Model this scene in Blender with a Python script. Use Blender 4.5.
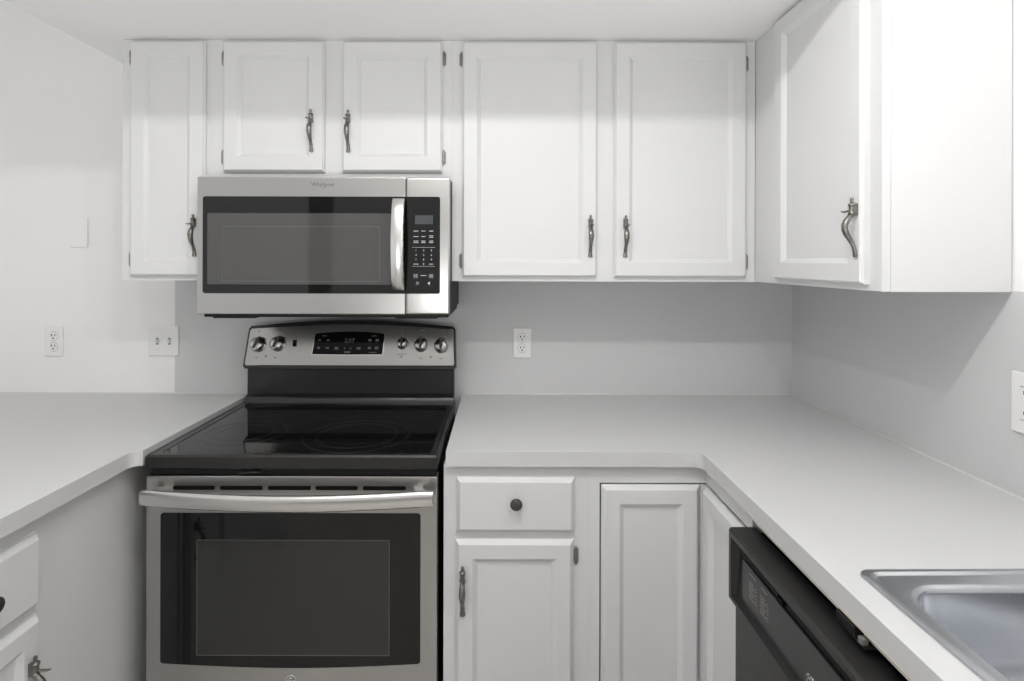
import bpy, bmesh, math
from mathutils import Vector, Matrix

for o in list(bpy.data.objects):
    bpy.data.objects.remove(o)
S = bpy.context.scene
COL = S.collection
PI = math.pi

# ------------------------------------------------------------------ camera
F_PX, VPX, VPY, EYE = 563.0, 500.0, 262.0, 1.404
cam_d = bpy.data.cameras.new('camera')
cam_d.sensor_fit = 'HORIZONTAL'; cam_d.sensor_width = 36.0
cam_d.lens = F_PX / 1024 * 36.0
cam_d.shift_x = (512 - VPX) / 1024
cam_d.shift_y = -(340.5 - VPY) / 1024
cam_d.clip_start = 0.02
cam = bpy.data.objects.new('camera', cam_d); COL.objects.link(cam)
cam.location = (0, 0, EYE)
cam.rotation_euler = (PI / 2, math.radians(-0.15), 0)
S.camera = cam

# ------------------------------------------------------------------ light
S.view_settings.view_transform = 'Standard'
S.view_settings.look = 'None'
S.view_settings.gamma = 1.0
S.view_settings.use_curve_mapping = False
S.view_settings.exposure = 0.22

W = bpy.data.worlds.new('world'); S.world = W; W.use_nodes = True
bgn = W.node_tree.nodes['Background']
bgn.inputs['Color'].default_value = (1.0, 1.0, 1.0, 1)
bgn.inputs['Strength'].default_value = 0.74


def lamp(name, kind, loc, energy, color=(1, 1, 1), **kw):
    d = bpy.data.lights.new(name, kind); d.energy = energy; d.color = color
    for k, v in kw.items():
        setattr(d, k, v)
    o = bpy.data.objects.new(name, d); COL.objects.link(o); o.location = loc
    return o


# the three bulbs of the ceiling fitting just in front of the dropped ceiling
for bx_, e_ in ((-0.66, 4.3), (-0.22, 9.5), (0.20, 9)):
    lamp('ceiling_bulb', 'POINT', (bx_, 0.55, 2.30), e_, (1, 0.99, 0.975), shadow_soft_size=0.018)
# two added area lamps, no real fittings: the rear one is soft frontal fill
# the first is an unseen fill aimed up, added to brighten the ceiling
fl = lamp('upward_fill', 'AREA', (-0.15, -0.40, 1.00), 27, (1, 1, 1), shape='RECTANGLE', size=0.9, size_y=0.6)
fl.rotation_euler = (math.radians(176), 0, 0)
a = lamp('rear_fill', 'AREA', (-0.3, -2.0, 1.45), 6, (1, 0.995, 0.99), shape='RECTANGLE', size=2.6, size_y=1.6)  # added fill lamp behind the camera, no window is built here
a.rotation_euler = (math.radians(95), 0, 0)


# ------------------------------------------------------------------ materials
def new_mat(name):
    m = bpy.data.materials.new(name); m.use_nodes = True
    return m, m.node_tree, m.node_tree.nodes['Principled BSDF']


def mat(name, col, rough=0.5, metal=0.0, bump=None, var=0.0, vscale=6.0, coat=0.0, spec=None, rvar=0.0):
    m, nt, b = new_mat(name)
    b.inputs['Base Color'].default_value = (*col, 1)
    b.inputs['Roughness'].default_value = rough
    b.inputs['Metallic'].default_value = metal
    if spec is not None:
        b.inputs['Specular IOR Level'].default_value = spec
    if coat:
        b.inputs['Coat Weight'].default_value = coat
        b.inputs['Coat Roughness'].default_value = 0.05
    tc = nt.nodes.new('ShaderNodeTexCoord')
    if var or rvar:
        n = nt.nodes.new('ShaderNodeTexNoise'); n.inputs['Scale'].default_value = vscale
        n.inputs['Detail'].default_value = 4
        nt.links.new(tc.outputs['Object'], n.inputs['Vector'])
        if var:
            mp = nt.nodes.new('ShaderNodeMapRange')
            mp.inputs['To Min'].default_value = 1 - var; mp.inputs['To Max'].default_value = 1 + var
            nt.links.new(n.outputs['Fac'], mp.inputs['Value'])
            mx = nt.nodes.new('ShaderNodeMix'); mx.data_type = 'RGBA'; mx.blend_type = 'MULTIPLY'
            mx.inputs['Factor'].default_value = 1
            mx.inputs['A'].default_value = (*col, 1)
            nt.links.new(mp.outputs['Result'], mx.inputs['B'])
            nt.links.new(mx.outputs['Result'], b.inputs['Base Color'])
        if rvar:
            mr = nt.nodes.new('ShaderNodeMapRange')
            mr.inputs['To Min'].default_value = max(0.02, rough - rvar); mr.inputs['To Max'].default_value = rough + rvar
            nt.links.new(n.outputs['Fac'], mr.inputs['Value'])
            nt.links.new(mr.outputs['Result'], b.inputs['Roughness'])
    if bump:
        strength, scale, stretch = bump
        mpn = nt.nodes.new('ShaderNodeMapping'); mpn.inputs['Scale'].default_value = stretch
        nt.links.new(tc.outputs['Object'], mpn.inputs['Vector'])
        n2 = nt.nodes.new('ShaderNodeTexNoise'); n2.inputs['Scale'].default_value = scale
        n2.inputs['Detail'].default_value = 3
        nt.links.new(mpn.outputs['Vector'], n2.inputs['Vector'])
        bp = nt.nodes.new('ShaderNodeBump'); bp.inputs['Strength'].default_value = strength
        bp.inputs['Distance'].default_value = 0.001
        nt.links.new(n2.outputs['Fac'], bp.inputs['Height'])
        nt.links.new(bp.outputs['Normal'], b.inputs['Normal'])
    return m


M = dict(
    cab=mat('white_cabinet_paint', (0.67, 0.67, 0.67), 0.42, bump=(0.12, 40, (1, 1, 0.2)), var=0.012, vscale=5),
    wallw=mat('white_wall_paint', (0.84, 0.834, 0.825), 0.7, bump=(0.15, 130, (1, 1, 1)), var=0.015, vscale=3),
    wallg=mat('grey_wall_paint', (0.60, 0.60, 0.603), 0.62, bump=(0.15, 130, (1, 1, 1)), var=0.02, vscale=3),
    ceil=mat('ceiling_paint', (0.88, 0.876, 0.87), 0.8, bump=(0.2, 90, (1, 1, 1)), var=0.01),
    floor=mat('floor_vinyl', (0.55, 0.53, 0.50), 0.45, var=0.08, vscale=9),
    count=mat('grey_countertop_laminate', (0.575, 0.577, 0.578), 0.38, var=0.02, vscale=7, rvar=0.05),
    caulk=mat('caulk', (0.68, 0.68, 0.66), 0.5),
    steel=mat('brushed_steel', (0.45, 0.442, 0.43), 0.30, 1.0, bump=(0.06, 60, (0.6, 20, 40))),
    steelh=mat('bright_handle_steel', (0.72, 0.71, 0.69), 0.26, 1.0, bump=(0.03, 60, (20, 20, 0.6))),
    steelc=mat('console_steel', (0.45, 0.442, 0.43), 0.20, 1.0, bump=(0.05, 60, (0.6, 20, 40))),
    dispg=mat('dark_display_glass', (0.005, 0.005, 0.005), 0.05, spec=0.15),
    chrome=mat('chrome', (0.75, 0.75, 0.75), 0.12, 1.0),
    sink=mat('sink_steel', (0.58, 0.595, 0.62), 0.24, 1.0, rvar=0.03, vscale=8),
    knobm=mat('brushed_knob_metal', (0.5, 0.49, 0.47), 0.25, 1.0),
    enamel=mat('black_enamel', (0.018, 0.0175, 0.017), 0.22, bump=(0.03, 200, (1, 1, 1))),
    black=mat('black_body_paint', (0.012, 0.012, 0.012), 0.5, spec=0.25),
    glass=mat('black_glass', (0.006, 0.006, 0.006), 0.03, spec=0.42),
    mesh=mat('oven_window_screen', (0.027, 0.027, 0.0265), 0.03, spec=0.45),
    mesh2=mat('microwave_screen', (0.068, 0.067, 0.065), 0.05),
    ring=mat('burner_ring_print', (0.035, 0.035, 0.035), 0.08),
    plast=mat('dishwasher_black_plastic', (0.019, 0.0185, 0.018), 0.36, spec=0.4, bump=(0.05, 300, (1, 1, 1)), rvar=0.05, vscale=12),
    plast2=mat('dishwasher_panel_film', (0.026, 0.0255, 0.025), 0.30),
    pewter=mat('aged_pewter', (0.22, 0.21, 0.19), 0.34, 0.9, var=0.35, vscale=60),
    hinge=mat('antique_hinge_metal', (0.30, 0.29, 0.27), 0.4, 0.9, var=0.25, vscale=80),
    knobd=mat('dark_pewter_knob', (0.075, 0.072, 0.068), 0.38, 0.6),
    plate=mat('white_plastic', (0.80, 0.795, 0.78), 0.32),
    slot=mat('slot_black', (0.006, 0.006, 0.006), 0.6, spec=0.1),
    print=mat('white_print', (0.50, 0.50, 0.49), 0.5),
    dimp=mat('dim_print', (0.17, 0.17, 0.17), 0.5),
    darkp=mat('dark_print', (0.10, 0.10, 0.10), 0.5),
    lcd=mat('display_glass', (0.055, 0.062, 0.066), 0.12),
    border=mat('window_border_print', (0.10, 0.10, 0.10), 0.3),
    label=mat('label_print', (0.30, 0.30, 0.29), 0.5),
    edge=mat('bare_counter_edge', (0.52, 0.48, 0.42), 0.7),
    rearw=mat('rear_wall_paint', (0.20, 0.197, 0.194), 0.8),
    paper=mat('foil_tab', (0.24, 0.235, 0.22), 0.4, 0.3),
)


# ------------------------------------------------------------------ helpers
def X(px, d): return (px - VPX) * d / F_PX
def Z(py, d): return EYE - (py - VPY) * d / F_PX


def world_off(o):
    v = Vector((0, 0, 0))
    while o is not None:
        v += o.location
        o = o.parent
    return v


def props(o, label=None, cat=None, group=None, kind=None):
    if label: o['label'] = label
    if cat: o['category'] = cat
    if group: o['group'] = group
    if kind: o['kind'] = kind
    return o


def thing(name, loc, label, cat, group=None):
    o = bpy.data.objects.new(name, None); COL.objects.link(o)
    o.location = loc; o.empty_display_size = 0.05
    return props(o, label, cat, group)


class MB:
    """collects shapes (world coordinates) and links them as one mesh object"""
    def __init__(self, mtx=None):
        self.bm = bmesh.new(); self.m = mtx or Matrix.Identity(4)

    def v(self, p): return self.bm.verts.new(self.m @ Vector(p))

    def face(self, vs):
        try:
            return self.bm.faces.new(vs)
        except ValueError:
            return None

    def box(self, x0, x1, y0, y1, z0, z1, bev=0.0, seg=2):
        P = [(x, y, z) for z in (z0, z1) for y in (y0, y1) for x in (x0, x1)]
        vs = [self.v(p) for p in P]
        fs = [self.face([vs[i] for i in q]) for q in ((0, 2, 3, 1), (4, 5, 7, 6), (0, 1, 5, 4), (2, 6, 7, 3), (0, 4, 6, 2), (1, 3, 7, 5))]
        if bev:
            es = {e for f in fs for e in f.edges}
            bmesh.ops.bevel(self.bm, geom=list(es), offset=bev, segments=seg, affect='EDGES', profile=0.6)
        return self

    def loft(self, loops, cap0=True, cap1=True, closed=True):
        rows = [[self.v(p) for p in L] for L in loops]
        n = len(rows[0])
        for a_, b_ in zip(rows, rows[1:]):
            for i in range(n if closed else n - 1):
                j = (i + 1) % n
                self.face([a_[i], a_[j], b_[j], b_[i]])
        if cap0: self.face(list(reversed(rows[0])))
        if cap1: self.face(rows[-1])
        return self

    def prism(self, poly, h0, h1, ax='z', bev=0.0):
        """extrude a 2D outline: ax z -> (x,y), ax y -> (x,z), ax x -> (y,z)"""
        def p3(p, h):
            return {'z': (p[0], p[1], h), 'y': (p[0], h, p[1]), 'x': (h, p[0], p[1])}[ax]
        n0 = len(self.bm.faces)
        self.loft([[p3(p, h0) for p in poly], [p3(p, h1) for p in poly]])
        if bev:
            self.bm.faces.ensure_lookup_table()
            fs = self.bm.faces[n0:]
            es = {e for f in fs for e in f.edges if len(e.link_faces) == 2 and e.calc_face_angle(0) > 0.7}
            bmesh.ops.bevel(self.bm, geom=list(es), offset=bev, segments=2, affect='EDGES', profile=0.6)
        return self

    def lathe(self, prof, c, axis='z', n=24):
        """prof = [(radius, height)], axis of revolution through c"""
        loops = []
        for r, h in prof:
            L = []
            for i in range(n):
                t = 2 * PI * i / n
                u, w = r * math.cos(t), r * math.sin(t)
                L.append({'z': (c[0] + u, c[1] + w, c[2] + h), 'y': (c[0] + u, c[1] + h, c[2] + w), 'x': (c[0] + h, c[1] + u, c[2] + w)}[axis])
            loops.append(L)
        return self.loft(loops)

    def tube(self, path, rad, n=12, up=(1, 0, 0)):
        """path of points, rad = [(ru, rw)] half sizes across 'up' and across the other normal"""
        loops = []
        P = [Vector(p) for p in path]
        for i, p in enumerate(P):
            t = (P[min(i + 1, len(P) - 1)] - P[max(i - 1, 0)]).normalized()
            u = Vector(up); u = (u - t * u.dot(t)).normalized(); w = t.cross(u)
            ru, rw = rad[i] if isinstance(rad, list) else rad
            loops.append([tuple(p + u * (ru * math.cos(2 * PI * k / n)) + w * (rw * math.sin(2 * PI * k / n))) for k in range(n)])
        return self.loft(loops)

    def ring(self, c, r0, r1, z0, z1, n=64, axis='z'):
        loops = []
        for r, h in ((r0, z0), (r1, z0), (r1, z1), (r0, z1), (r0, z0)):
            L = []
            for i in range(n):
                t = 2 * PI * i / n; u, w = r * math.cos(t), r * math.sin(t)
                L.append({'z': (c[0] + u, c[1] + w, h), 'y': (c[0] + u, h, c[1] + w), 'x': (h, c[0] + u, c[1] + w)}[axis])
            loops.append(L)
        return self.loft(loops, False, False)

    def add_mesh(self, me, mtx):
        b2 = bmesh.new(); b2.from_mesh(me); b2.transform(mtx)
        t = bpy.data.meshes.new('tmp'); b2.to_mesh(t); b2.free()
        self.bm.from_mesh(t); bpy.data.meshes.remove(t)
        return self

    def text(self, body, size, mtx, extrude=0.0002, align='CENTER'):
        cu = bpy.data.curves.new('txt', 'FONT'); cu.body = body; cu.size = size
        cu.extrude = extrude; cu.align_x = align; cu.align_y = 'CENTER'; cu.resolution_u = 3
        ob = bpy.data.objects.new('txt', cu); COL.objects.link(ob)
        dg = bpy.context.evaluated_depsgraph_get()
        me = bpy.data.meshes.new_from_object(ob.evaluated_get(dg))
        self.add_mesh(me, self.m @ mtx)
        bpy.data.objects.remove(ob); bpy.data.curves.remove(cu); bpy.data.meshes.remove(me)
        return self

    def build(self, name, material, parent=None, smooth=None, label=None):
        off = world_off(parent)
        bmesh.ops.remove_doubles(self.bm, verts=self.bm.verts, dist=1e-6)
        bmesh.ops.recalc_face_normals(self.bm, faces=self.bm.faces)
        bmesh.ops.translate(self.bm, verts=self.bm.verts, vec=-off)
        me = bpy.data.meshes.new(name)
        self.bm.to_mesh(me); self.bm.free()
        me.materials.append(M[material])
        if smooth is not None:
            me.polygons.foreach_set('use_smooth', [True] * len(me.polygons))
            me.set_sharp_from_angle(angle=math.radians(smooth))
        o = bpy.data.objects.new(name, me); COL.objects.link(o)
        if parent: o.parent = parent
        if label: o['label'] = label
        return o


def frame_mtx(o, u, n):
    """local x -> u, local y -> n (outward), local z -> up, origin o"""
    u = Vector(u).normalized(); n = Vector(n).normalized(); v = Vector((0, 0, 1))
    if abs(n.z) > 1e-6: v = u.cross(n); v = v if v.z > 0 else -v
    return Matrix(((u.x, n.x, v.x, o[0]), (u.y, n.y, v.y, o[1]), (u.z, n.z, v.z, o[2]), (0, 0, 0, 1)))


def face_back(d): return frame_mtx((0, d, 0), (1, 0, 0), (0, -1, 0))        # local (X, out, Z) on a plane y = d facing the camera
def face_right(x): return frame_mtx((x, 0, 0), (0, 1, 0), (-1, 0, 0))      # local (Y, out, Z) on a plane x facing -X
def face_left(x): return frame_mtx((x, 0, 0), (0, 1, 0), (1, 0, 0))        # local (Y, out, Z) on a plane x facing +X


def rrect(x0, x1, z0, z1, r, n=6):
    pts = []
    for cx, cz, a0 in ((x1 - r, z1 - r, 0), (x0 + r, z1 - r, 90), (x0 + r, z0 + r, 180), (x1 - r, z0 + r, 270)):
        for k in range(n + 1):
            t = math.radians(a0 + 90 * k / n)
            pts.append((cx + r * math.cos(t), cz + r * math.sin(t)))
    return pts


RAISED = [(0, 0.0), (0, 0.006), (0.003, 0.009), (0.010, 0.0185), (0.012, 0.019), (0.046, 0.019), (0.049, 0.0165), (0.056, 0.011), (0.058, 0.0085), (0.060, 0.0085)]
UPPER = [(0, 0.0), (0, 0.011), (0.003, 0.0135), (0.0045, 0.0175), (0.0065, 0.019)] + RAISED[5:]
FLATF = [(0, 0.0), (0, 0.006), (0.003, 0.009), (0.010, 0.0185), (0.012, 0.019)]


def panel(mtx, u0, u1, v0, v1, prof=RAISED):
    mb = MB(mtx)
    loops = [[(u0 + i, h, v0 + i), (u1 - i, h, v0 + i), (u1 - i, h, v1 - i), (u0 + i, h, v1 - i)] for i, h in prof]
    mb.loft(loops)
    return mb


def pull(mtx, u, v, parent, h=0.0, flip=1):
    """tall pewter pull: finial, lantern block, thumb lever, swelling bowed grip and flared foot; v = height of its middle, h = face height"""
    mb = MB(mtx @ Matrix.Translation((u, h, v)))
    w0 = 0.011
    mb.lathe([(0.001, 0.066), (0.0032, 0.065), (0.0042, 0.061), (0.0036, 0.057), (0.0026, 0.0545), (0.0060, 0.0530), (0.0082, 0.0515), (0.0086, 0.0490),
              (0.0066, 0.0470), (0.0062, 0.0330), (0.0074, 0.0310), (0.0086, 0.0295), (0.0080, 0.0275), (0.0052, 0.0255), (0.0040, 0.022)], (0, w0, 0), 'z', 14)
    mb.box(-0.0055, 0.0055, 0.0, w0, 0.026, 0.052, 0.0015)
    # thumb lever
    mb.tube([(0, w0, 0.036), (flip * 0.001, w0 + 0.010, 0.0355), (flip * 0.0035, w0 + 0.019, 0.033), (flip * 0.006, w0 + 0.027, 0.034)],
            [(0.0035, 0.0030), (0.0032, 0.0024), (0.0050, 0.0018), (0.0026, 0.0012)], 10)
    # grip
    pts, rad = [], []
    for t, w, r in ((0.027, 0.0125, 0.0040), (0.022, 0.0165, 0.0048), (0.014, 0.0230, 0.0062), (0.004, 0.0270, 0.0069), (-0.006, 0.0265, 0.0066),
                    (-0.017, 0.0220, 0.0054), (-0.028, 0.0150, 0.0042), (-0.038, 0.0090, 0.0036), (-0.043, 0.0075, 0.0048), (-0.047, 0.0060, 0.0040), (-0.056, 0.0042, 0.0046), (-0.063, 0.0040, 0.0060), (-0.066, 0.0036, 0.0044)):
        r *= 1.22
        pts.append((0, w, t)); rad.append((r, min(r, 0.0062) if w > 0.008 else min(r, 0.0036)))
    mb.tube(pts, rad, 12)
    return mb.build('pull_handle', 'pewter', parent, 50, )


def hinge(mtx, u, v, parent, h=0.0, hh=0.041):
    """antique butt hinge: barrel with tips beside the door edge and a thin leaf on the frame"""
    mb = MB(mtx)
    mb.lathe([(0.0012, -hh / 2 - 0.004), (0.0030, -hh / 2), (0.0044, -hh / 2 + 0.003), (0.0044, -0.008), (0.0031, -0.0075), (0.0031, -0.0065), (0.0044, -0.006), (0.0044, 0.008), (0.0031, 0.0085),
              (0.0044, 0.0095), (0.0044, hh / 2 - 0.003), (0.0030, hh / 2), (0.0012, hh / 2 + 0.004)], (u, h + 0.0045, v), 'z', 12)
    mb.box(u - 0.0068, u + 0.0068, h, h + 0.0018, v - hh / 2 + 0.002, v + hh / 2 - 0.002, 0.0004, 1)
    return mb.build('hinge', 'hinge', parent, 40)


def knob(mtx, u, v, h, r, parent):
    mb = MB(mtx)
    mb.lathe([(0.006, 0), (0.0065, 0.001), (0.0055, 0.004), (0.0050, 0.009), (0.0075, 0.012), (r * 0.93, 0.0145), (r, 0.0175), (r * 0.96, 0.020), (r * 0.82, 0.0222),
              (r * 0.74, 0.0218), (r * 0.66, 0.0232), (r * 0.35, 0.0245), (0.001, 0.025)], (u, h, v), 'y', 28)
    return mb.build('knob', 'knobd', parent, 40)


# ------------------------------------------------------------------ room shell
DW, XR, ZC, ZM = 2.09, 1.086, 2.1065, 2.44         # back wall, right wall, dropped ceiling, main ceiling
SX, SD, XP = -1.342, 1.084, -1.206                # left and front edge of the dropped ceiling, edge of the grey paint
XL, DR = -3.4, -2.6


def struct(name, mb, material):
    return props(mb.build(name, material), kind='structure')


def grid_wall(name, quads):
    bm = bmesh.new()
    for pts, mi in quads:
        f = bm.faces.new([bm.verts.new(p) for p in pts]); f.material_index = mi
    bmesh.ops.remove_doubles(bm, verts=bm.verts, dist=1e-5)
    me = bpy.data.meshes.new(name); bm.to_mesh(me); bm.free()
    me.materials.append(M['wallw']); me.materials.append(M['wallg'])
    o = bpy.data.objects.new(name, me); COL.objects.link(o)
    sm = o.modifiers.new('thickness', 'SOLIDIFY'); sm.thickness = 0.1; sm.offset = -1
    return props(o, kind='structure')


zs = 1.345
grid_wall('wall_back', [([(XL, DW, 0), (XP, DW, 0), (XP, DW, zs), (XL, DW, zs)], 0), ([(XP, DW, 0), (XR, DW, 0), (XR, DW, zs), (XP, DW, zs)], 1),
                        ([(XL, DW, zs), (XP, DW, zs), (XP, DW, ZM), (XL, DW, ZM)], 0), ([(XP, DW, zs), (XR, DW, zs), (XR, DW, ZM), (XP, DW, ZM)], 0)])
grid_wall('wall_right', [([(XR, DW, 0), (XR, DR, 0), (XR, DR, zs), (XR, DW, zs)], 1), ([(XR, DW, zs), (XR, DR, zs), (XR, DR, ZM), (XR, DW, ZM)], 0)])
struct('wall_rear', MB().box(-2.03, XR + 0.1, DR - 0.1, DR, 0, ZM), 'rearw')
struct('floor', MB().box(XL, XR + 0.1, DR - 0.1, DW + 0.1, -0.1, 0), 'floor')
mb = MB().prism([(SD, ZM), (SD, ZC), (DW, ZC), (DW, ZM + 0.1), (DR - 0.1, ZM + 0.1), (DR - 0.1, ZM)], SX, XR, 'x')
mb.box(XL, SX, DR - 0.1, DW, ZM, ZM + 0.1)
struct('ceiling', mb, 'ceil')

# ------------------------------------------------------------------ upper cabinets
UF, ZB, ZT = 1.785, 1.343, 2.1055      # face, bottom, top
G_UP = 'white upper cabinets'
ZD0, ZD1 = 1.357, 2.098


def upper(x0, x1, z0, label):
    t = thing('upper_cabinet', ((x0 + x1) / 2, UF, z0), label, 'cabinet', G_UP)
    mb = MB()
    mb.box(x0, x1, UF + 0.019, DW - 0.003, z0 + 0.006, ZT)
    mb.build('carcass', 'cab', t)
    f = MB(); st = 0.03
    f.box(x0, x1, UF, UF + 0.019, z0, ZT)
    f.build('face_frame', 'cab', t)
    return t


def udoor(t, xa, xb, z0, z1, hinge_side=None, hz=(), pull_at=None, flip=1):
    m = face_back(UF)
    d = panel(m, xa, xb, z0, z1, UPPER).build('door', 'cab', t)
    if hinge_side:
        u = xa - 0.004 if hinge_side < 0 else xb + 0.004
        for z in hz:
            hinge(m, u, z, d)
    if pull_at:
        pull(m, pull_at[0], pull_at[1], d, 0.019, flip)
    return d


DF = 1.766
t = upper(X(122.5, UF), X(212.2, UF) - 0.0002, ZB, 'narrow tall white upper cabinet at the left end, beside the microwave')
udoor(t, X(128.6, DF), X(203.7, DF), ZD0, ZD1, -1, (Z(59, UF), Z(260, UF)), (X(194.6, DF), Z(236, DF)), -1)

t = upper(X(212.2, UF), X(452, UF) - 0.0002, 1.6585, 'short white two-door upper cabinet directly above the microwave')
zb = Z(172, DF)
udoor(t, X(221.8, DF), X(323.3, DF), zb, ZD1, -1, (Z(59.5, UF), Z(158, UF)), (X(311.3, DF), Z(131.5, DF)), -1)
udoor(t, X(341.5, DF), X(441.7, DF), zb, ZD1, 1, (Z(59.5, UF), Z(158, UF)), (X(348.3, DF), Z(132, DF)), -1)

t = upper(X(452, UF), 0.808, ZB, 'wide white two-door upper cabinet right of the microwave on the back wall')
udoor(t, X(462, DF), X(597.3, DF), ZD0, ZD1, -1, (Z(60, UF), Z(261, UF)), (X(590, DF), Z(236, DF)), 1)
udoor(t, X(614.5, DF), X(747, DF), ZD0, ZD1, 1, (Z(63.5, UF), Z(261, UF)), (X(625, DF), Z(236, DF)), 1)

# right wall cabinet
XF, DE = 0.8085, 1.192
t = thing('upper_cabinet', (XF, 1.5, ZB), 'white upper cabinet on the right wall with a plain side panel facing the room', 'cabinet', G_UP)
MB().box(XF + 0.019, XR - 0.003, DE + 0.004, DW - 0.003, ZB + 0.006, ZT).build('carcass', 'cab', t)
MB().box(XF, XF + 0.0188, DE, UF - 0.001, ZB, ZT, 0.0008, 1).build('face_frame', 'cab', t)
MB().box(XF + 0.0192, XR - 0.003, DE, DE + 0.0038, ZB, ZT).build('side_panel', 'cab', t)
m = face_right(XF)
du0, du1 = X(0, 1) * 0 + 1.232, 0.7895 * F_PX / 272.5
d = panel(m, du0, du1, ZD0, ZD1, UPPER).build('door', 'cab', t)
for yy in (47.5, 260):
    hinge(m, du1 + 0.005, Z(yy, 1.66), d)
dp = 0.777 * F_PX / (851 - 500)
pull(m, dp, Z(226.3, dp), d, 0.019, -1)

# ------------------------------------------------------------------ microwave
MD, MX0, MX1, MZ0, MZ1 = 1.685, -0.907, -0.151, 1.246, 1.657
t = thing('microwave', ((MX0 + MX1) / 2, MD, MZ0), 'stainless over-the-range microwave with black glass window below the short cabinet', 'microwave')
XS = X(405.7, MD)
MB().box(MX0 + 0.006, MX1 - 0.002, MD + 0.032, DW - 0.004, MZ0 + 0.004, MZ1).build('body', 'black', t)
mb = MB(); mb.box(MX0 + 0.015, MX1 - 0.004, MD + 0.012, DW - 0.05, MZ0 - 0.010, MZ0 + 0.003, 0.003)
mb.box(MX0 + 0.03, MX0 + 0.16, MD + 0.035, MD + 0.20, MZ0 - 0.016, MZ0 - 0.009, 0.002)
mb.box(MX1 - 0.17, MX1 - 0.04, MD + 0.035, MD + 0.20, MZ0 - 0.016, MZ0 - 0.009, 0.002)
mb.build('bottom_vent', 'black', t)
door = MB().box(MX0, XS - 0.0007, MD, MD + 0.031, MZ0, MZ1, 0.003).build('door', 'steel', t)
ctl = MB().box(XS + 0.0007, MX1, MD, MD + 0.031, MZ0, MZ1, 0.006, 4).build('control_panel', 'steel', t, 30)
m = face_back(MD)
wz0, wz1 = Z(294, MD), Z(197, MD)


def slab(mtx, outline, h0, h1, soft=0.0):
    mb = MB(mtx)
    loops = [[(p[0], h0, p[1]) for p in outline], [(p[0], h1, p[1]) for p in outline]]
    return mb.loft(loops)


def rr_part(x0, x1, z0, z1, r, left=True, right=True, n=6):
    """outline rounded only on the chosen side"""
    pts = []
    for cx, cz, a0, on in ((x1, z1, 0, right), (x0, z1, 90, left), (x0, z0, 180, left), (x1, z0, 270, right)):
        sx = -1 if cx == x1 else 1; sz = -1 if cz == z1 else 1
        if not on:
            pts.append((cx, cz)); continue
        for k in range(n + 1):
            t_ = math.radians(a0 + 90 * k / n)
            pts.append((cx + sx * r + r * math.cos(t_), cz + sz * r + r * math.sin(t_)))
    return pts


win = slab(m, rr_part(X(202.8, MD), XS - 0.001, wz0, wz1, 0.008, True, False), -0.001, 0.0015).build('window_glass', 'glass', door)
slab(m, rrect(X(207.5, MD), X(391, MD), Z(285, MD), Z(213.8, MD), 0.004), 0.001, 0.0018).build('window_screen', 'mesh2', door)
# a slightly darker viewing pane inside the screen
mb = MB(m)
a0, a1, b0, b1 = X(222.5, MD), X(379.7, MD), Z(281.8, MD), Z(227, MD)
for q in ((a0, a1, b1 - 0.001, b1 + 0.0005), (a0, a1, b0 - 0.0005, b0 + 0.001), (a0 - 0.0005, a0 + 0.001, b0, b1), (a1 - 0.001, a1 + 0.0005, b0, b1)):
    mb.box(q[0], q[1], 0.0016, 0.0020, q[2], q[3])
mb.build('window_border', 'border', door)
# handle : wide bowed bar
mb = MB(m); loops = []
hx, hz0, hz1 = X(397.6, 1.655), Z(290.5, 1.66), Z(198.5, 1.66)
for k in range(17):
    s = k / 16; z = hz0 + (hz1 - hz0) * s
    o_ = 0.010 + 0.030 * math.sin(PI * s) ** 0.6
    w_ = 0.0195
    sect = [(-w_, 0.000), (-w_ + 0.002, 0.007), (-w_ * 0.5, 0.0105), (0, 0.0115), (w_ * 0.5, 0.0105), (w_ - 0.002, 0.007), (w_, 0.000), (w_ * 0.6, -0.004), (-w_ * 0.6, -0.004)]
    loops.append([(hx + p, o_ + q, z) for p, q in sect])
mb.loft(loops)
mb.box(hx - 0.012, hx + 0.012, 0, 0.012, hz0 + 0.001, hz0 + 0.025); mb.box(hx - 0.012, hx + 0.012, 0, 0.012, hz1 - 0.025, hz1 - 0.001)
mb.build('handle', 'steelh', door, 35)
# maker's mark
mb = MB(m)
mb.text('Whirlpool', 0.0165, Matrix.Translation((X(322.5, MD), 0.0002, Z(185, MD))) @ Matrix.Rotation(PI / 2, 4, 'X') @ Matrix.Scale(-1, 4, (0, 0, 1)))
ring_pts = [(X(323, MD) + 0.010 * math.cos(a_), 0.0003, Z(187.2, MD) + 0.0026 * math.sin(a_)) for a_ in [PI * 0.75 + 2 * PI * k / 24 * 0.8 for k in range(25)]]
mb.tube(ring_pts, (0.0004, 0.0004), 5, (0, 1, 0))
mb.build('logo', 'darkp', door)
slab(m, rr_part(XS + 0.001, X(440, MD), wz0, wz1, 0.006, False, True), -0.001, 0.0015).build('control_glass', 'glass', ctl)
slab(m, rrect(X(415, MD), X(433, MD), Z(224.5, MD), Z(215.5, MD), 0.001), 0.001, 0.0019).build('display', 'lcd', ctl)
mb = MB(m)
for py in (231.3, 236.8, 242):
    for px, w in ((416, 5), (423.4, 4), (431.2, 4)):
        n_ = 2 if (py > 236 and (px > 430 or py > 240)) else 1
        for q in range(n_):
            zz = Z(py + (q - (n_ - 1) / 2) * 1.5, MD)
            mb.box(X(px - w / 2, MD), X(px + w / 2, MD), 0.0014, 0.0018, zz - 0.0010, zz + 0.0010)
for py in (247.6, 266.5):
    mb.box(X(412, MD), X(435, MD), 0.0014, 0.0017, Z(py, MD) - 0.0004, Z(py, MD) + 0.0004)
RT = Matrix.Rotation(PI / 2, 4, 'X') @ Matrix.Scale(-1, 4, (0, 0, 1))
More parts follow.
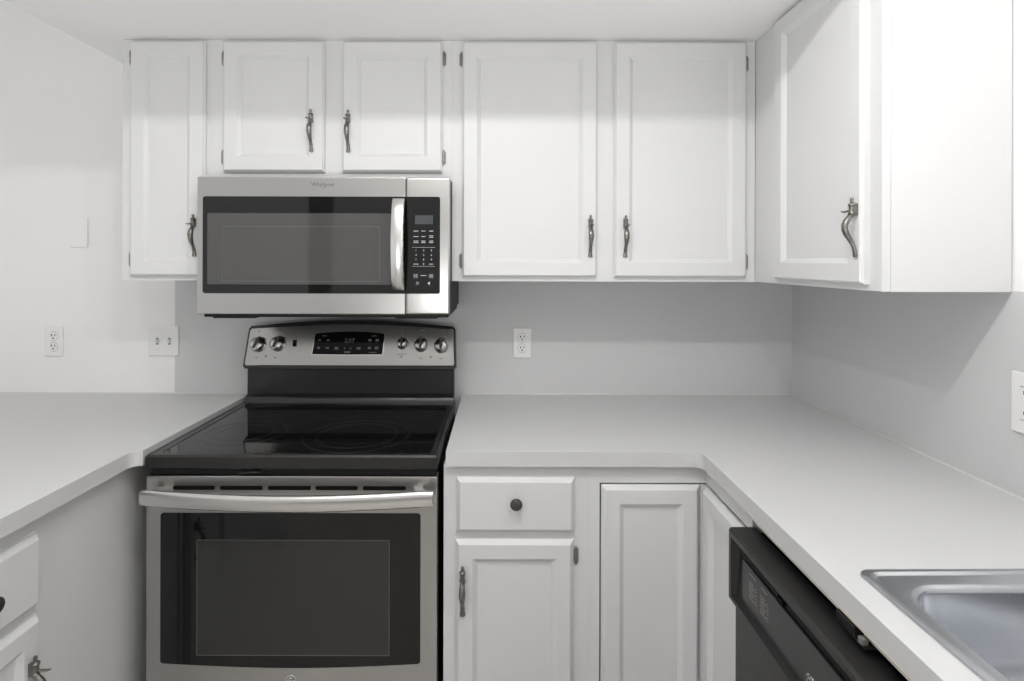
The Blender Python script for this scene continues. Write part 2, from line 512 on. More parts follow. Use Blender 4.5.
for i, ch in enumerate('123456789'):
    mb.text(ch, 0.0085, Matrix.Translation((X(416 + 7.7 * (i % 3), MD), 0.0016, Z(250.7 + 4.6 * (i // 3), MD))) @ RT)
mb.text('0', 0.0085, Matrix.Translation((X(423.7, MD), 0.0016, Z(264.3, MD))) @ RT)
for px, w in ((416, 5), (431.2, 4)):
    mb.box(X(px - w / 2, MD), X(px + w / 2, MD), 0.0014, 0.0018, Z(264.3, MD) - 0.001, Z(264.3, MD) + 0.001)
mb.box(X(420.6, MD), X(426.5, MD), 0.0014, 0.0018, Z(275.7, MD) - 0.001, Z(275.7, MD) + 0.001)
for px in (415.7, 431.2):
    x_, z_ = X(px, MD), Z(276.2, MD)
    for q in ((-0.006, 0.006, 0.005, 0.0058), (-0.006, 0.006, -0.0058, -0.005), (-0.006, -0.0052, -0.0055, 0.0055), (0.0052, 0.006, -0.0055, 0.0055), (-0.003, -0.001, -0.003, 0.003), (0.001, 0.003, -0.003, 0.003)):
        mb.box(x_ + q[0], x_ + q[1], 0.0014, 0.0018, z_ + q[2], z_ + q[3])
mb.ring((X(417.5, MD), Z(283.5, MD)), 0.0032, 0.0042, 0.0014, 0.0018, 20, 'y')
mb.prism([(X(427.5, MD), Z(283.5, MD)), (X(430, MD), Z(281.6, MD)), (X(430, MD), Z(285.4, MD))], 0.0014, 0.0018, 'y')
mb.build('key_print', 'print', ctl)

# ------------------------------------------------------------------ electric range
RX0, RX1, RD, RZ = -0.919, -0.160, 1.456, 0.902
t = thing('electric_range', ((RX0 + RX1) / 2, RD, 0), 'stainless and black electric range with glass cooktop below the microwave', 'stove')
rng = t
MB().box(RX0 + 0.004, RX1 - 0.004, RD + 0.05, 2.062, 0.02, RZ - 0.036).build('body', 'black', t)
for fx in (RX0 + 0.05, RX1 - 0.05):
    for fy in (RD + 0.12, 1.95):
        mb = MB(); mb.lathe([(0.018, 0), (0.018, 0.006), (0.010, 0.010), (0.010, 0.021)], (fx, fy, 0), 'z', 14)
        mb.build('foot', 'black', t)
# cooktop frame with a sunken glass, raised lip at the back
mb = MB()
gx0, gx1, gy0, gy1 = RX0 + 0.034, RX1 - 0.020, RD + 0.020, 2.000
rows = []
for (i, z) in ((0.004, RZ - 0.038), (0, RZ - 0.034), (0, RZ - 0.005), (0.0045, RZ)):
    rows.append([(p[0], p[1], z) for p in rrect(RX0 + i, RX1 - i, RD + i, 2.055 - i, 0.006, 3)])
rows.append([(p[0], p[1], RZ + 0.0005) for p in rrect(gx0 - 0.003, gx1 + 0.003, gy0 - 0.003, gy1 + 0.003, 0.014, 3)])
rows.append([(p[0], p[1], RZ - 0.0015) for p in rrect(gx0, gx1, gy0, gy1, 0.012, 3)])
mb.loft(rows, True, True)
top = mb.build('cooktop', 'enamel', t, 30)
MB().prism(rrect(gx0 + 0.0005, gx1 - 0.0005, gy0 + 0.0005, gy1 - 0.0005, 0.011, 4), RZ - 0.003, RZ - 0.0007).build('cooktop_glass', 'glass', top)
for cx, cy, r in ((-0.413, 1.631, 0.150), (-0.413, 1.631, 0.114), (-0.745, 1.655, 0.115), (-0.527, 1.888, 0.082), (-0.290, 1.888, 0.078), (-0.778, 1.895, 0.076), (-0.745, 1.655, 0.078)):
    MB().ring((cx, cy), r - 0.0018, r + 0.0012, RZ - 0.0009, RZ - 0.0004, 72).build('burner_ring', 'ring', top)
# backguard
prof = [(1.995, RZ - 0.002), (1.998, RZ + 0.012), (2.004, RZ + 0.020), (2.014, RZ + 0.024), (2.020, RZ + 0.030), (2.022, 1.030), (2.060, 1.030), (2.060, RZ - 0.002)]
guard = MB().prism(prof, RX0 + 0.014, RX1 - 0.004, 'x').build('backguard', 'enamel', t, 30)
# tilted control console
tilt = math.atan2(0.034, 0.128)
bx0, bx1 = -0.9005, -0.1600
cmx = frame_mtx((0, 1.986, 1.036), (1, 0, 0), (0, -math.cos(tilt), math.sin(tilt)))
cH = 0.130


def console(x0, x1, v0, vc, vm, tp, r):
    pts = [(x1 - r, v0), (x1, v0 + r)]
    pts += [(x1 - tp, vc - r), (x1 - tp - r, vc + 0.002)]
    for k in range(1, 20):
        s = k / 20
        xx = (x1 - tp - r) + (x0 + tp + r - x1 + tp + r) * s
        pts.append((xx, vc + 0.002 + (vm - vc - 0.002) * math.sin(PI * s)))
    pts += [(x0 + tp + r, vc + 0.002), (x0 + tp, vc - r), (x0, v0 + r), (x0 + r, v0)]
    return pts


slabo = console(bx0 - 0.006, bx1 + 0.006, -0.010, cH + 0.009, cH + 0.033, 0.006, 0.008)
mb = MB(cmx)
mb.loft([[(p[0], h, p[1]) for p in slabo] for h in (-0.040, -0.002)])
shell = mb.build('console_shell', 'enamel', guard)
face = MB(cmx).loft([[(p[0], h, p[1]) for p in console(bx0 + i, bx1 - i, 0.0 + i, cH - i, cH + 0.019 - i, 0.006, 0.006)] for i, h in ((0, -0.004), (0, 0.001), (0.002, 0.003))]).build('control_panel', 'steelc', guard)


def con(px, py):
    """pixel on the console face -> local (x, v)"""
    d_ = 1.986 + (365 - py) / 41.0 * 0.034
    return X(px, d_), (Z(py, d_) - 1.036) / math.cos(tilt)


HC = 0.003
u0, v0_ = con(312.5, 355); u1, v1_ = con(316, 334.2); u2, v2_ = con(384.8, 334.2); u3, v3_ = con(382.6, 355)
um, vm_ = con(349, 332.2)
dq = [(u0, v0_), ((u0 + u3) / 2, v0_ - 0.001), (u3, v3_), (u2, v2_ - 0.005), (u2 - 0.001, v2_ - 0.0015), (u2 - 0.005, v2_)] + [(u2 - 0.005 + (u1 + 0.010 - u2) * k / 12, v2_ + (vm_ - v2_) * math.sin(PI * k / 12)) for k in range(1, 12)] + [(u1 + 0.005, v1_), (u1 + 0.001, v1_ - 0.0015), (u1, v1_ - 0.005)]
cxm, cvm = (u0 + u3) / 2, (v0_ + v1_) / 2
grow = lambda k: [(cxm + (p[0] - cxm) * (1 + k), cvm + (p[1] - cvm) * (1 + k * 3.2)) for p in dq]
MB(cmx).loft([[(p[0], h, p[1]) for p in grow(0.020)] for h in (0.001, HC + 0.0015)]).build('display_frame', 'chrome', guard)
MB(cmx).loft([[(p[0], h, p[1]) for p in dq] for h in (0.001, HC + 0.0024)]).build('display', 'dispg', guard)
def mark(px, py, w, h):
    x_, v_ = con(px, py)
    MB(cmx).box(x_ - w / 2, x_ + w / 2, HC + 0.002, HC + 0.0028, v_ - h / 2, v_ + h / 2).build('display_icon', 'dimp', guard)
for px, py, w, h in ((325, 336.6, .016, .002), (374.5, 336.6, .018, .002), (320, 341, .010, .004), (328.6, 341, .011, .004), (319, 348.6, .009, .008), (327.7, 348.6, .012, .006), (337, 349, .013, .009),
                     (345, 349, .004, .005), (351, 349, .006, .003), (359, 349, .013, .008), (370.3, 340.8, .011, .008), (377.6, 340.8, .012, .008), (369.8, 348.6, .010, .008), (377, 348.6, .013, .010),
                     (347.8, 352.7, .022, .006), (373, 353, .028, .003)):
    mark(px, py, w, h)
mb = MB(cmx)
mb.text('2:57', 0.021, Matrix.Translation((con(350, 341)[0], HC + 0.0024, con(350, 341.5)[1])) @ RT)
mb.build('clock_digits', 'dimp', guard)
def dot(px, py, w, h):
    x_, v_ = con(px, py)
    MB(cmx).box(x_ - w / 2, x_ + w / 2, HC - 0.001, HC + 0.0005, v_ - h / 2, v_ + h / 2).build('dial_mark', 'darkp', guard)
for px, py, w, h in ((266.2, 357, .005, .005), (401.8, 357, .005, .005), (431, 357.4, .005, .005), (256.6, 358.3, .009, .002), (275.5, 358.3, .009, .002), (421, 358.5, .010, .002), (441, 359, .012, .002),
                     (402, 354.6, .034, .002), (404, 330.6, .012, .004), (422.6, 330.6, .013, .005), (442.8, 331.2, .013, .005), (259.6, 332.3, .004, .004), (279, 330.4, .004, .004), (288.6, 329.6, .004, .004),
                     (295.3, 339.2, .020, .0015), (412.6, 338.2, .006, .003), (412.6, 341, .006, .003), (434.5, 337, .012, .002), (446.5, 336.5, .006, .004), (450.5, 337, .012, .002)):
    dot(px, py, w, h)
x_, v_ = con(295, 344)
MB(cmx).box(x_ - 0.0065, x_ + 0.0065, HC - 0.001, HC + 0.003, v_ - 0.0115, v_ + 0.0115, 0.001).build('rocker_switch', 'slot', guard)
for px, py, r, rot in ((258.3, 345.6, 0.0255, 0.45), (278.0, 344.8, 0.0255, 0.45), (402.8, 344.3, 0.0195, 0), (421.5, 345.4, 0.0240, 0), (441.7, 346.2, 0.0250, 0)):
    x_, v_ = con(px, py)
    km = cmx @ Matrix.Translation((x_, HC, v_))
    mb = MB(km)
    mb.lathe([(r * 1.06, -0.001), (r * 1.06, 0.003), (r, 0.004), (r * 0.98, 0.010), (r * 0.93, 0.016), (r * 0.80, 0.0205), (r * 0.6, 0.0232), (r * 0.3, 0.0247), (0.001, 0.025)], (0, 0, 0), 'y', 32)
    kb = mb.build('control_knob', 'knobm', guard, 30)
    g = MB(km @ Matrix.Rotation(rot, 4, 'Y'))
    g.loft([[(r * 0.24 * s_ * q, h, r * zz) for q, zz in ((-0.8, -0.55), (0.8, -0.55), (1.0, 0), (1, 0.95), (0, 1.16), (-1, 0.95), (-1.0, 0))] for h, s_ in ((0.002, 1.4), (0.018, 1.1), (0.0275, 0.75), (0.029, 0.5))])
    g.build('grip', 'knobd', kb, 40)

# oven door
DFY = 1.463
ox0, ox1 = RX0 + 0.001, RX1 - 0.001
mb = MB().box(ox0, ox1, DFY, DFY + 0.036, 0.262, 0.846, 0.003)
odoor = mb.build('oven_door', 'steel', t)
m = face_back(DFY)
MB().box(ox0 + 0.004, ox1 - 0.004, DFY + 0.006, DFY + 0.05, 0.848, RZ - 0.040).build('control_gap', 'black', t)
MB().box(ox0, ox1, DFY, DFY + 0.036, 0.070, 0.256, 0.003).build('storage_drawer', 'steel', t)
for a_, b_ in ((173.5, 215.5), (220.5, 263.5), (268.5, 311.5), (316, 358.5), (363.5, 406.5)):
    slab(m, rrect(X(a_, DFY), X(b_, DFY), Z(490.6, DFY), Z(486.4, DFY), 0.004, 4), -0.001, 0.0005).build('vent_slot', 'slot', odoor)
# glass with bowed lower edge
gxa, gxb, gza, gzb = X(161.5, DFY), X(421.3, DFY), Z(664, DFY), Z(513.5, DFY)
pts = []
r = 0.008
for k in range(7):
    a_ = PI / 2 * k / 6; pts.append((gxb - r + r * math.cos(a_), gzb - r + r * math.sin(a_)))
for k in range(7):
    a_ = PI / 2 + PI / 2 * k / 6; pts.append((gxa + r + r * math.cos(a_), gzb - r + r * math.sin(a_)))
for k in range(4):
    a_ = PI + PI / 2 * k / 6; pts.append((gxa + r + r * math.cos(a_), gza + r + r * math.sin(a_)))
for k in range(0, 21):
    s_ = k / 20; pts.append((gxa + r + (gxb - gxa - 2 * r) * s_, gza - 0.011 * math.sin(PI * s_)))
for k in range(3, 7):
    a_ = 1.5 * PI + PI / 2 * k / 6; pts.append((gxb - r + r * math.cos(a_), gza + r + r * math.sin(a_)))
slab(m, pts, -0.001, 0.0015).build('oven_window', 'glass', odoor)
slab(m, rrect(X(198, DFY), X(390.3, DFY), Z(655.5, DFY), Z(540.5, DFY), 0.002), 0.001, 0.0017).build('window_screen', 'mesh', odoor)
mb = MB(m)
a0, a1, b0, b1 = X(198, DFY), X(390.3, DFY), Z(655.5, DFY), Z(540.5, DFY)
for q in ((a0, a1, b1 - 0.0008, b1 + 0.0008), (a0, a1, b0 - 0.0008, b0 + 0.0008), (a0 - 0.0005, a0 + 0.0008, b0, b1), (a1 - 0.0008, a1 + 0.0005, b0, b1)):
    mb.box(q[0], q[1], 0.0012, 0.0020, q[2], q[3])
mb.build('window_border', 'border', odoor)
# handle: broad bar bowed outwards with returns at both ends
hx0, hx1, hzc = -0.905, -0.168, 0.806
path, rad = [], []
n_ = 36
for k in range(n_ + 1):
    s_ = k / n_; e_ = min(s_, 1 - s_)
    xx = hx0 + (hx1 - hx0) * s_
    out = 0.040 + 0.026 * math.sin(PI * s_)
    path.append((xx, out, hzc - 0.004 * math.sin(PI * s_)))
    rad.append((0.0205 if e_ > 0.0 else 0.019, 0.0105))
mb = MB(m); loops = []
for p, (ru, rw) in zip(path, rad):
    loops.append([(p[0], p[1] + rw * math.copysign(abs(math.sin(q)) ** 0.8, math.sin(q)), p[2] + ru * math.copysign(abs(math.cos(q)) ** 0.8, math.cos(q))) for q in [2 * PI * j / 16 for j in range(16)]])
mb.loft(loops)
for sx, xx in ((1, hx0), (-1, hx1)):
    mb.loft([[(xx + sx * (0.004 + 0.030 * e + dx_), h, hzc + zz) for dx_, zz in ((0, -0.013), (0.024, -0.011), (0.024, 0.012), (0, 0.014))] for h, e in ((0.044, 0), (0.020, 0.6), (0.0, 1.0))])
mb.build('handle', 'steelh', odoor, 45)
# round maker's badge


def badge(mtx, u, v, r, parent, h=0.0):
    mb = MB(mtx @ Matrix.Translation((u, h, v)))
    mb.lathe([(r, -0.0005), (r, 0.0015), (r * 0.93, 0.0022), (0.0005, 0.0022)], (0, 0, 0), 'y', 36)
    b = mb.build('badge', 'chrome', parent, 30)
    mb = MB(mtx @ Matrix.Translation((u, h, v)))
    mb.ring((0, 0), r * 0.74, r * 0.82, 0.0018, 0.0026, 32, 'y')
    mb.text('GE', r * 0.86, Matrix.Translation((0, 0.0023, 0)) @ RT)
    for k in range(4):
        a_ = PI / 4 + k * PI / 2
        arc = [(r * 0.60 * math.cos(a_ + q) , 0.0024, r * 0.60 * math.sin(a_ + q)) for q in [-0.45 + 0.15 * j for j in range(7)]]
        mb.tube(arc, (0.03 * r, 0.03 * r), 5, (0, 1, 0))
    mb.build('badge_print', 'slot', b)
    return b


badge(m, X(292, DFY), Z(681, DFY), 0.0150, odoor)
# loose dark clip seen between cooktop and door
MB().tube([(-0.672, 1.462, 0.853), (-0.655, 1.456, 0.857), (-0.64, 1.456, 0.858), (-0.625, 1.462, 0.856)], (0.004, 0.005), 8, (0, 0, 1)).build('door_latch', 'black', rng, 40)

# ------------------------------------------------------------------ countertops
CZ, CT = 0.914, 0.038


def fillet(c, p, q, r, n=6):
    """round the corner c between directions to p and q"""
    c, p, q = Vector(c), Vector(p), Vector(q)
    a_, b_ = (p - c).normalized(), (q - c).normalized()
    o_ = c + (a_ + b_) * r
    s_, e_ = c + a_ * r, c + b_ * r
    out = []
    for k in range(n + 1):
        w = k / n
        d_ = (s_ - o_) * math.cos(PI / 2 * w) + (e_ - o_) * math.sin(PI / 2 * w)
        out.append(tuple(o_ + d_))
    return out


def slab_with_hole(outer, hole, z0, z1):
    bm = bmesh.new()
    es = []
    for loop in ([outer] + ([hole] if hole else [])):
        vs = [bm.verts.new((p[0], p[1], z1)) for p in loop]
        es += [bm.edges.new((vs[i], vs[(i + 1) % len(vs)])) for i in range(len(vs))]
    bmesh.ops.triangle_fill(bm, use_beauty=True, use_dissolve=True, edges=es)
    ext = bmesh.ops.extrude_face_region(bm, geom=bm.faces[:])
    vs = [g for g in ext['geom'] if isinstance(g, bmesh.types.BMVert)]
    bmesh.ops.translate(bm, verts=vs, vec=(0, 0, z0 - z1))
    return bm


CF, CXR, CXL, BACK = 1.452, 0.5215, -0.946, DW - 0.002
left = [(-2.35, BACK), (-0.9225, BACK), (-0.9225, CF)] + fillet((CXL, CF), (-0.9225, CF), (CXL, 0), 0.026) + [(CXL, 0.25), (-2.35, 0.25)]
mb = MB(); mb.bm = slab_with_hole(left, None, CZ - CT, CZ)
o = props(mb.build('countertop', 'count', None, 30), 'long light grey countertop left of the stove, running along the left edge', 'countertop', 'grey countertops')
SK = dict(x0=0.564, x1=1.035, y0=0.33, y1=0.896)
right = [(-0.1385, BACK), (XR - 0.002, BACK), (XR - 0.002, 0.12), (CXR, 0.12)] + fillet((CXR, CF), (CXR, 0), (-0.1385, CF), 0.022) + [(-0.1385, CF)]
def sink_turn(p):
    a_ = math.radians(0.8); dx, dy = p[0] - SK['x0'], p[1] - SK['y1']
    return (SK['x0'] + dx * math.cos(a_) - dy * math.sin(a_), SK['y1'] + dx * math.sin(a_) + dy * math.cos(a_), *p[2:])


hole = rrect(SK['x0'] + 0.012, SK['x1'] - 0.012, SK['y0'] + 0.012, SK['y1'] - 0.012, 0.03)
hole = [sink_turn(p) for p in hole]
mb = MB(); mb.bm = slab_with_hole(right, hole, CZ - CT, CZ)
o = props(mb.build('countertop', 'count', None, 30), 'L-shaped light grey countertop right of the stove that holds the sink', 'countertop', 'grey countertops')
mb = MB()
mb.tube([(-0.13, BACK - 0.001, CZ + 0.001), (XR - 0.004, BACK - 0.001, CZ + 0.001)], (0.003, 0.003), 8, (0, 0, 1))
mb.tube([(XR - 0.003, BACK - 0.002, CZ + 0.001), (XR - 0.003, 0.12, CZ + 0.001)], (0.0035, 0.0035), 8, (0, 0, 1))
mb.build('caulk_bead', 'caulk', o, 40)
mb = MB()
mb.tube([(-2.3, BACK - 0.001, CZ + 0.001), (-0.93, BACK - 0.001, CZ + 0.001)], (0.0028, 0.0028), 8, (0, 0, 1))
mb.build('caulk_bead', 'caulk', [q for q in bpy.data.objects if q.name == 'countertop'][0], 40)

MB().box(CXR - 0.0008, CXR + 0.004, 0.13, 1.19, CZ - CT - 0.0012, CZ - CT + 0.0022).build('edge_strip', 'edge', o)

# ------------------------------------------------------------------ sink
t = thing('sink', (0.81, 0.6, CZ), 'stainless steel drop-in sink set into the right countertop', 'sink')
mb = MB(); rows = []
for i, z, r in ((0.000, 0.0005, 0.022), (0.0012, 0.0030, 0.022), (0.008, 0.0050, 0.021), (0.012, 0.0050, 0.020), (0.0155, 0.0015, 0.020), (0.018, 0.0012, 0.020)):
    rows.append([(p[0], p[1], CZ + z) for p in rrect(SK['x0'] + i, SK['x1'] - i, SK['y0'] + i, SK['y1'] - i, r, 8)])
bx0_, bx1_, by0_, by1_ = SK['x0'] + 0.030, SK['x1'] - 0.03, SK['y0'] + 0.035, SK['y1'] - 0.040
for i, z, r in ((0.000, 0.0012, 0.062), (0.004, 0.0000, 0.060), (0.0075, -0.003, 0.058), (0.009, -0.010, 0.056), (0.012, -0.060, 0.054), (0.016, -0.100, 0.052), (0.022, -0.122, 0.052), (0.036, -0.142, 0.050), (0.058, -0.152, 0.045), (0.080, -0.154, 0.040)):
    rows.append([(p[0], p[1], CZ + z) for p in rrect(bx0_ + i, bx1_ - i, by0_ + i, by1_ - i, r, 8)])
rows = [[sink_turn(p) for p in row] for row in rows]
mb.loft(rows, False, True)
bowl = mb.build('bowl', 'sink', t, 40)
sm = bowl.modifiers.new('thickness', 'SOLIDIFY'); sm.thickness = 0.0008; sm.offset = -1
mb = MB(); mb.lathe([(0.043, 0.0), (0.043, 0.002), (0.036, 0.003), (0.030, 0.0005), (0.001, 0.0005)], (0.81, 0.59, CZ - 0.1535), 'z', 28)
mb.build('drain', 'chrome', t, 30)

# ------------------------------------------------------------------ base cabinets
BF = 1.473
BT = CZ - CT - 0.001
G_B = 'white base cabinets'
t = thing('base_cabinet', (0.04, BF, 0), 'white base cabinet with one drawer above one door, right of the stove', 'cabinet', G_B)
b0x, b1x = -0.1455, 0.233
MB().box(b0x + 0.001, b1x - 0.0005, BF + 0.019, DW - 0.004, 0.0, BT).build('carcass', 'cab', t)
MB().box(b0x, b1x + 0.0003, BF, BF + 0.0188, 0.10, BT).build('face_frame', 'cab', t)
m = face_back(BF); BD = BF - 0.019
dr = panel(m, X(456.5, BD), X(576, BD), Z(530.3, BF), Z(475.8, BF), FLATF).build('drawer', 'cab', t)
knob(m, X(516.7, BD), Z(505.3, 1.434), 0.019, 0.0158, dr)
dd = panel(m, X(455.5, BD), X(575, BD), 0.125, Z(537.6, BF)).build('door', 'cab', t)
hinge(m, X(577, BD) + 0.0015, Z(554.6, BF), dd)
hinge(m, X(577, BD) + 0.0015, 0.20, dd)
pull(m, X(463.3, BD - 0.01), Z(592, BD - 0.01), dd, 0.019, 1)

XB = 0.541
t = thing('base_cabinet', (0.42, BF, 0), 'white corner base cabinet with a folding two-leaf door, left of the dishwasher', 'cabinet', G_B)
mb = MB()
mb.prism([(0.2335, BF + 0.06), (XB + 0.06, BF + 0.06), (XB + 0.06, 1.2025), (XR - 0.004, 1.2025), (XR - 0.004, DW - 0.004), (0.2335, DW - 0.004)], 0.0, BT, 'z')
mb.build('carcass', 'black', t)
mb = MB()
ZL = Z(482.5, BF)
mb.box(0.2335, X(600.3, BF), BF, BF + 0.059, 0.10, BT)
mb.box(X(600.3, BF), XB, BF, BF + 0.059, ZL, BT)
mb.box(XB, XB + 0.059, 1.2025, BF + 0.059, ZL, BT)
mb.box(0.5245, XB + 0.03, 1.4615, BF + 0.03, 0.125, ZL - 0.004)
mb.build('face_frame', 'cab', t)
m = face_back(BF + 0.006)
lx0 = X(602.6, BF - 0.013)
panel(m, lx0, XB - 0.018, 0.125, ZL - 0.004).build('door', 'cab', t)
m = face_right(XB + 0.001)
panel(m, 1.2065, BF - 0.013, 0.125, ZL - 0.004).build('door', 'cab', t)

# left base cabinets (peninsula)
XLf = -0.977
t = thing('base_cabinet', (-1.4, 1.2, 0), 'white base cabinet under the left countertop with drawer, door and plain filler panel', 'cabinet', G_B)
mb = MB()
mb.prism([(-2.3, 0.3), (XLf - 0.012, 0.3), (XLf - 0.012, DW - 0.004), (-2.3, DW - 0.004)], 0.0, BT, 'z')
mb.build('carcass', 'cab', t)
MB().box(XLf - 0.0115, XLf - 0.004, 1.2045, DW - 0.004, 0.0, BT).build('filler_panel', 'cab', t)
MB().box(XLf - 0.0115, XLf, 0.32, 1.204, 0.10, BT, 0.0008, 1).build('face_frame', 'cab', t)
m = face_left(XLf)
dr = panel(m, 0.915, 1.182, Z(607, 1.175), Z(535, 1.175), FLATF).build('drawer', 'cab', t)
knob(m, 1.054, 0.757, 0.019, 0.0158, dr)
dd = panel(m, 0.915, 1.182, 0.125, Z(616.5, 1.175)).build('door', 'cab', t)
pull(m, 1.150, Z(657, 1.150) - 0.066, dd, 0.019, 1)

# ------------------------------------------------------------------ dishwasher
t = thing('dishwasher', (0.53, 0.9, 0), 'black built-in dishwasher under the right countertop', 'dishwasher')
D0, D1 = 0.600, 1.199
MB().box(XB + 0.012, XR - 0.02, D0 + 0.004, D1 - 0.002, 0.02, 0.752).build('tub', 'black', t)
m = face_right(0.545)
# lower door panel
MB(m).box(D0 + 0.003, D1 - 0.001, 0.0, 0.043, 0.13, 0.688, 0.004).build('door_panel', 'plast', t)
MB(m).box(D0 + 0.01, D1 - 0.01, -0.03, 0.0, 0.02, 0.12, 0.002).build('kick_plate', 'plast', t)
# control panel: profile with top ledge, front lip, pocket and sloped face
zt, zb2 = 0.841, 0.692
mb = MB(m)
loops = []
# outer bezel as lofted rectangles: outer -> lip -> recessed pocket
for i, h in ((0, 0.0), (0, 0.052), (0.0035, 0.0575), (0.014, 0.0575), (0.018, 0.047)):
    loops.append([(D0 + i, h, zb2 + i * 0.8), (D1 - i, h, zb2 + i * 0.8), (D1 - i, h, zt - i), (D0 + i, h, zt - i)])
loops.append([(D0 + 0.022, 0.046, zb2 + 0.020), (D1 - 0.022, 0.046, zb2 + 0.020), (D1 - 0.022, 0.040, zt - 0.026), (D0 + 0.022, 0.040, zt - 0.026)])
mb.loft(loops)
cp = mb.build('control_panel', 'plast', t)
# finger slot and label film
MB(m).box(D0 + 0.03, D1 - 0.045, 0.0395, 0.0432, zt - 0.036, zt - 0.029, 0.0008, 1).build('finger_slot', 'slot', cp)
MB(m).box(D0 + 0.03, D1 - 0.045, 0.043, 0.0466, zb2 + 0.024, zt - 0.044, 0.0008, 1).build('label_film', 'plast2', cp)
mb = MB(m)
for yc in (1.108, 1.060):
    z0_ = 0.775
    mb.box(yc - 0.014, yc + 0.012, 0.046, 0.0470, z0_ + 0.010, z0_ + 0.0116)
    for r_ in range(6):
        z1_ = z0_ - 0.006 - r_ * 0.0062
        mb.box(yc - 0.004 - 0.006 * (r_ % 2), yc + 0.014, 0.046, 0.0470, z1_, z1_ + 0.0014)
        mb.box(yc - 0.018, yc - 0.013, 0.046, 0.0470, z1_, z1_ + 0.0012)
mb.build('label_print', 'label', cp)
badge(m, 0.945 * 0.5 + 0.4275, 0.733, 0.0125, cp, 0.0462)
MB(m).box(0.985, 1.005, 0.043, 0.0500, zt - 0.040, zt - 0.030, 0.001).build('latch', 'slot', cp)
# mounting clip under the counter edge
mb = MB()
mb.box(0.5185, 0.535, 0.822, 0.868, 0.8565, 0.872, 0.002)
mb.box(0.5195, 0.545, 0.800, 0.835, 0.853, 0.8575, 0.001)
mb.build('mounting_clip', 'black', t)
MB().box(0.5175, 0.528, 0.803, 0.813, 0.857, 0.867, 0.002).build('clip_screw', 'paper', t)
# trim strip under counter edge
MB().box(0.533, 0.540, D0 + 0.002, 1.175, 0.860, BT - 0.001).build('mounting_strip', 'caulk', t)

# ------------------------------------------------------------------ wall plates
def plate_mb(mtx, u, v, w, h, th=0.0055):
    mb = MB(mtx)
    rows = [[(p[0], hh, p[1]) for p in rrect(u - w / 2 + i, u + w / 2 - i, v - h / 2 + i, v + h / 2 - i, 0.003, 3)] for i, hh in ((0, 0.0), (0, th * 0.5), (0.001, th * 0.85), (0.003, th))]
    return mb.loft(rows)


def receptacle(mtx, u, v, parent, th=0.0055):
    for s_ in (1, -1):
        vc = v + s_ * 0.0195
        mb = MB(mtx)
        pts = []
        for k in range(32):
            a_ = 2 * PI * k / 32
            pts.append((u + 0.0168 * math.cos(a_), vc + max(-0.0135, min(0.0135, 0.0168 * math.sin(a_)))))
        mb.loft([[(p[0], hh, p[1]) for p in pts] for hh in (th - 0.001, th + 0.0012)])
        f = mb.build('socket', 'plate', parent)
        mb = MB(mtx)
        mb.ring((u, vc), 0.0164, 0.0172, th - 0.001, th + 0.0004, 32, 'y')
        mb.box(u - 0.0080, u - 0.0048, th, th + 0.0016, vc + 0.000, vc + 0.0085)
        mb.box(u + 0.0050, u + 0.0078, th, th + 0.0016, vc + 0.001, vc + 0.0080)
        mb.lathe([(0.0030, th), (0.0030, th + 0.0016), (0.0005, th + 0.0016)], (u, 0, vc - 0.0070), 'y', 12)
        mb.build('slots', 'slot', f)
    mb = MB(mtx); mb.lathe([(0.0028, th - 0.001), (0.0028, th + 0.0006), (0.002, th + 0.0012), (0.0005, th + 0.0012)], (u, 0, v), 'y', 14)
    mb.build('screw', 'plate', parent)


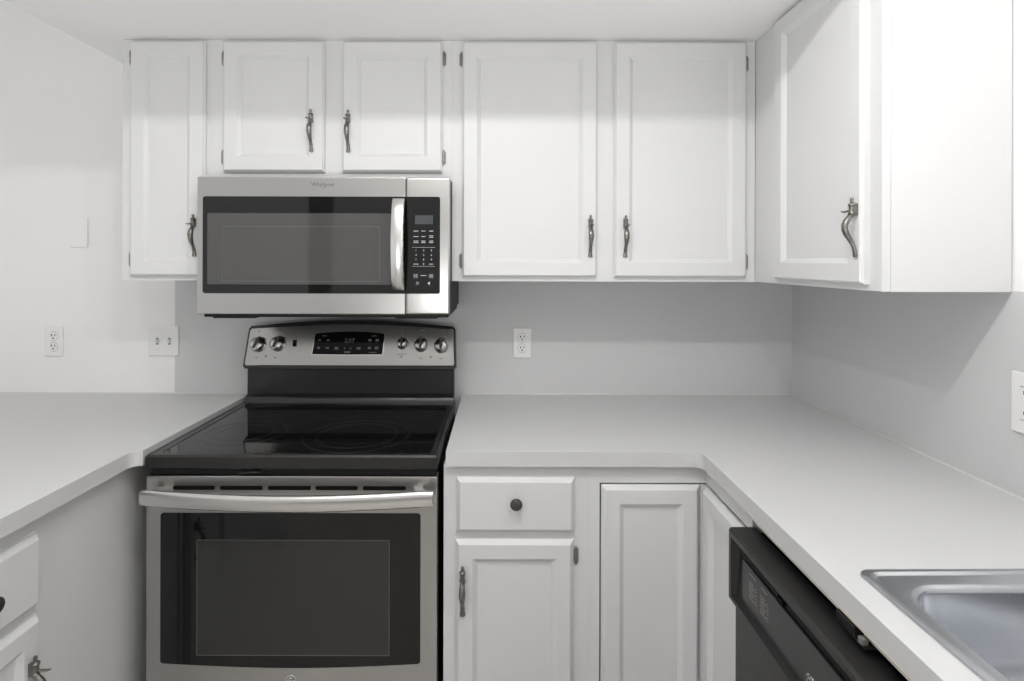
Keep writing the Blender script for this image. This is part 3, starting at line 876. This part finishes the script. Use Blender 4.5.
m = face_back(DW - 0.0005)
PD = DW - 0.005
G_O = 'duplex power outlets'
for px, py, lab in ((53.8, 342.6, 'white duplex power outlet on the white wall above the left countertop'), (522.4, 343.0, 'white duplex power outlet on the grey wall right of the stove')):
    u, v = X(px, PD), Z(py, PD)
    t = thing('power_outlet', (u, DW - 0.001, v), lab, 'outlet', G_O)
    c = plate_mb(m, u, v, 0.067, 0.111).build('cover_plate', 'plate', t)
    receptacle(m, u, v, t)
u, v = X(163.6, PD), Z(342, PD)
t = thing('light_switch', (u, DW - 0.001, v), 'white double toggle switch plate left of the stove', 'switch')
c = plate_mb(m, u, v, 0.111, 0.111).build('cover_plate', 'plate', t)
for s_ in (-1, 1):
    uu = u + s_ * 0.0225
    mb = MB(m); mb.box(uu - 0.0050, uu + 0.0050, 0.0045, 0.0062, v - 0.0125, v + 0.0125)
    mb.build('switch_slot', 'dimp', t)
    mb = MB(m)
    mb.loft([[(uu - w_, 0.005 + h_, v + z_ - th_), (uu + w_, 0.005 + h_, v + z_ - th_), (uu + w_, 0.005 + h_, v + z_ + th_), (uu - w_, 0.005 + h_, v + z_ + th_)] for h_, z_, w_, th_ in ((0, 0, 0.0042, 0.009), (0.006, 0.003, 0.004, 0.006), (0.014, 0.008, 0.0034, 0.0032))])
    mb.build('toggle', 'plate', t)
    for z_ in (-0.030, 0.030):
        mb = MB(m); mb.lathe([(0.0028, 0.0045), (0.0028, 0.0062), (0.002, 0.0068), (0.0005, 0.0068)], (uu, 0, v + z_), 'y', 12)
        mb.build('screw', 'plate', t)
u, v = X(78.5, PD), Z(233.5, PD)
t = thing('blank_cover_plate', (u, DW - 0.001, v), 'plain white blank cover plate high on the left wall', 'wall plate')
plate_mb(m, u, v, 0.066, 0.112).build('cover_plate', 'wallw', t)
for z_ in (-0.042, 0.042):
    mb = MB(m); mb.lathe([(0.0028, 0.0045), (0.0028, 0.0062), (0.002, 0.0068), (0.0005, 0.0068)], (u, 0, v + z_), 'y', 12)
    mb.build('screw', 'wallw', t)
# right wall: rectangular outlet
m = face_right(XR - 0.0005)
u1_ = 1.080 * F_PX / 511.0
u, v = u1_ - 0.040, (Z(369, u1_) + Z(428.5, u1_)) / 2
t = thing('wall_outlet', (XR - 0.001, u, v), 'white rectangular outlet plate on the right wall above the sink', 'outlet')
plate_mb(m, u, v, 0.080, 0.127, 0.006).build('cover_plate', 'plate', t)
MB(m).box(u - 0.0175, u + 0.0175, 0.0055, 0.0064, v - 0.0350, v + 0.0350).build('gap_line', 'dimp', t)
f = MB(m).box(u - 0.0165, u + 0.0165, 0.005, 0.0080, v - 0.0335, v + 0.0335, 0.001).build('socket_face', 'plate', t)
for s_ in (1, -1):
    mb = MB(m)
    vc = v + s_ * 0.021
    mb.box(u - 0.0080, u - 0.0048, 0.0075, 0.0083, vc - 0.002, vc + 0.0060)
    mb.box(u + 0.0048, u + 0.0080, 0.0075, 0.0083, vc - 0.002, vc + 0.0060)
    mb.lathe([(0.0026, 0.0075), (0.0026, 0.0083), (0.0005, 0.0083)], (u, 0, vc - 0.0075), 'y', 12)
    mb.build('slots', 'slot', f)
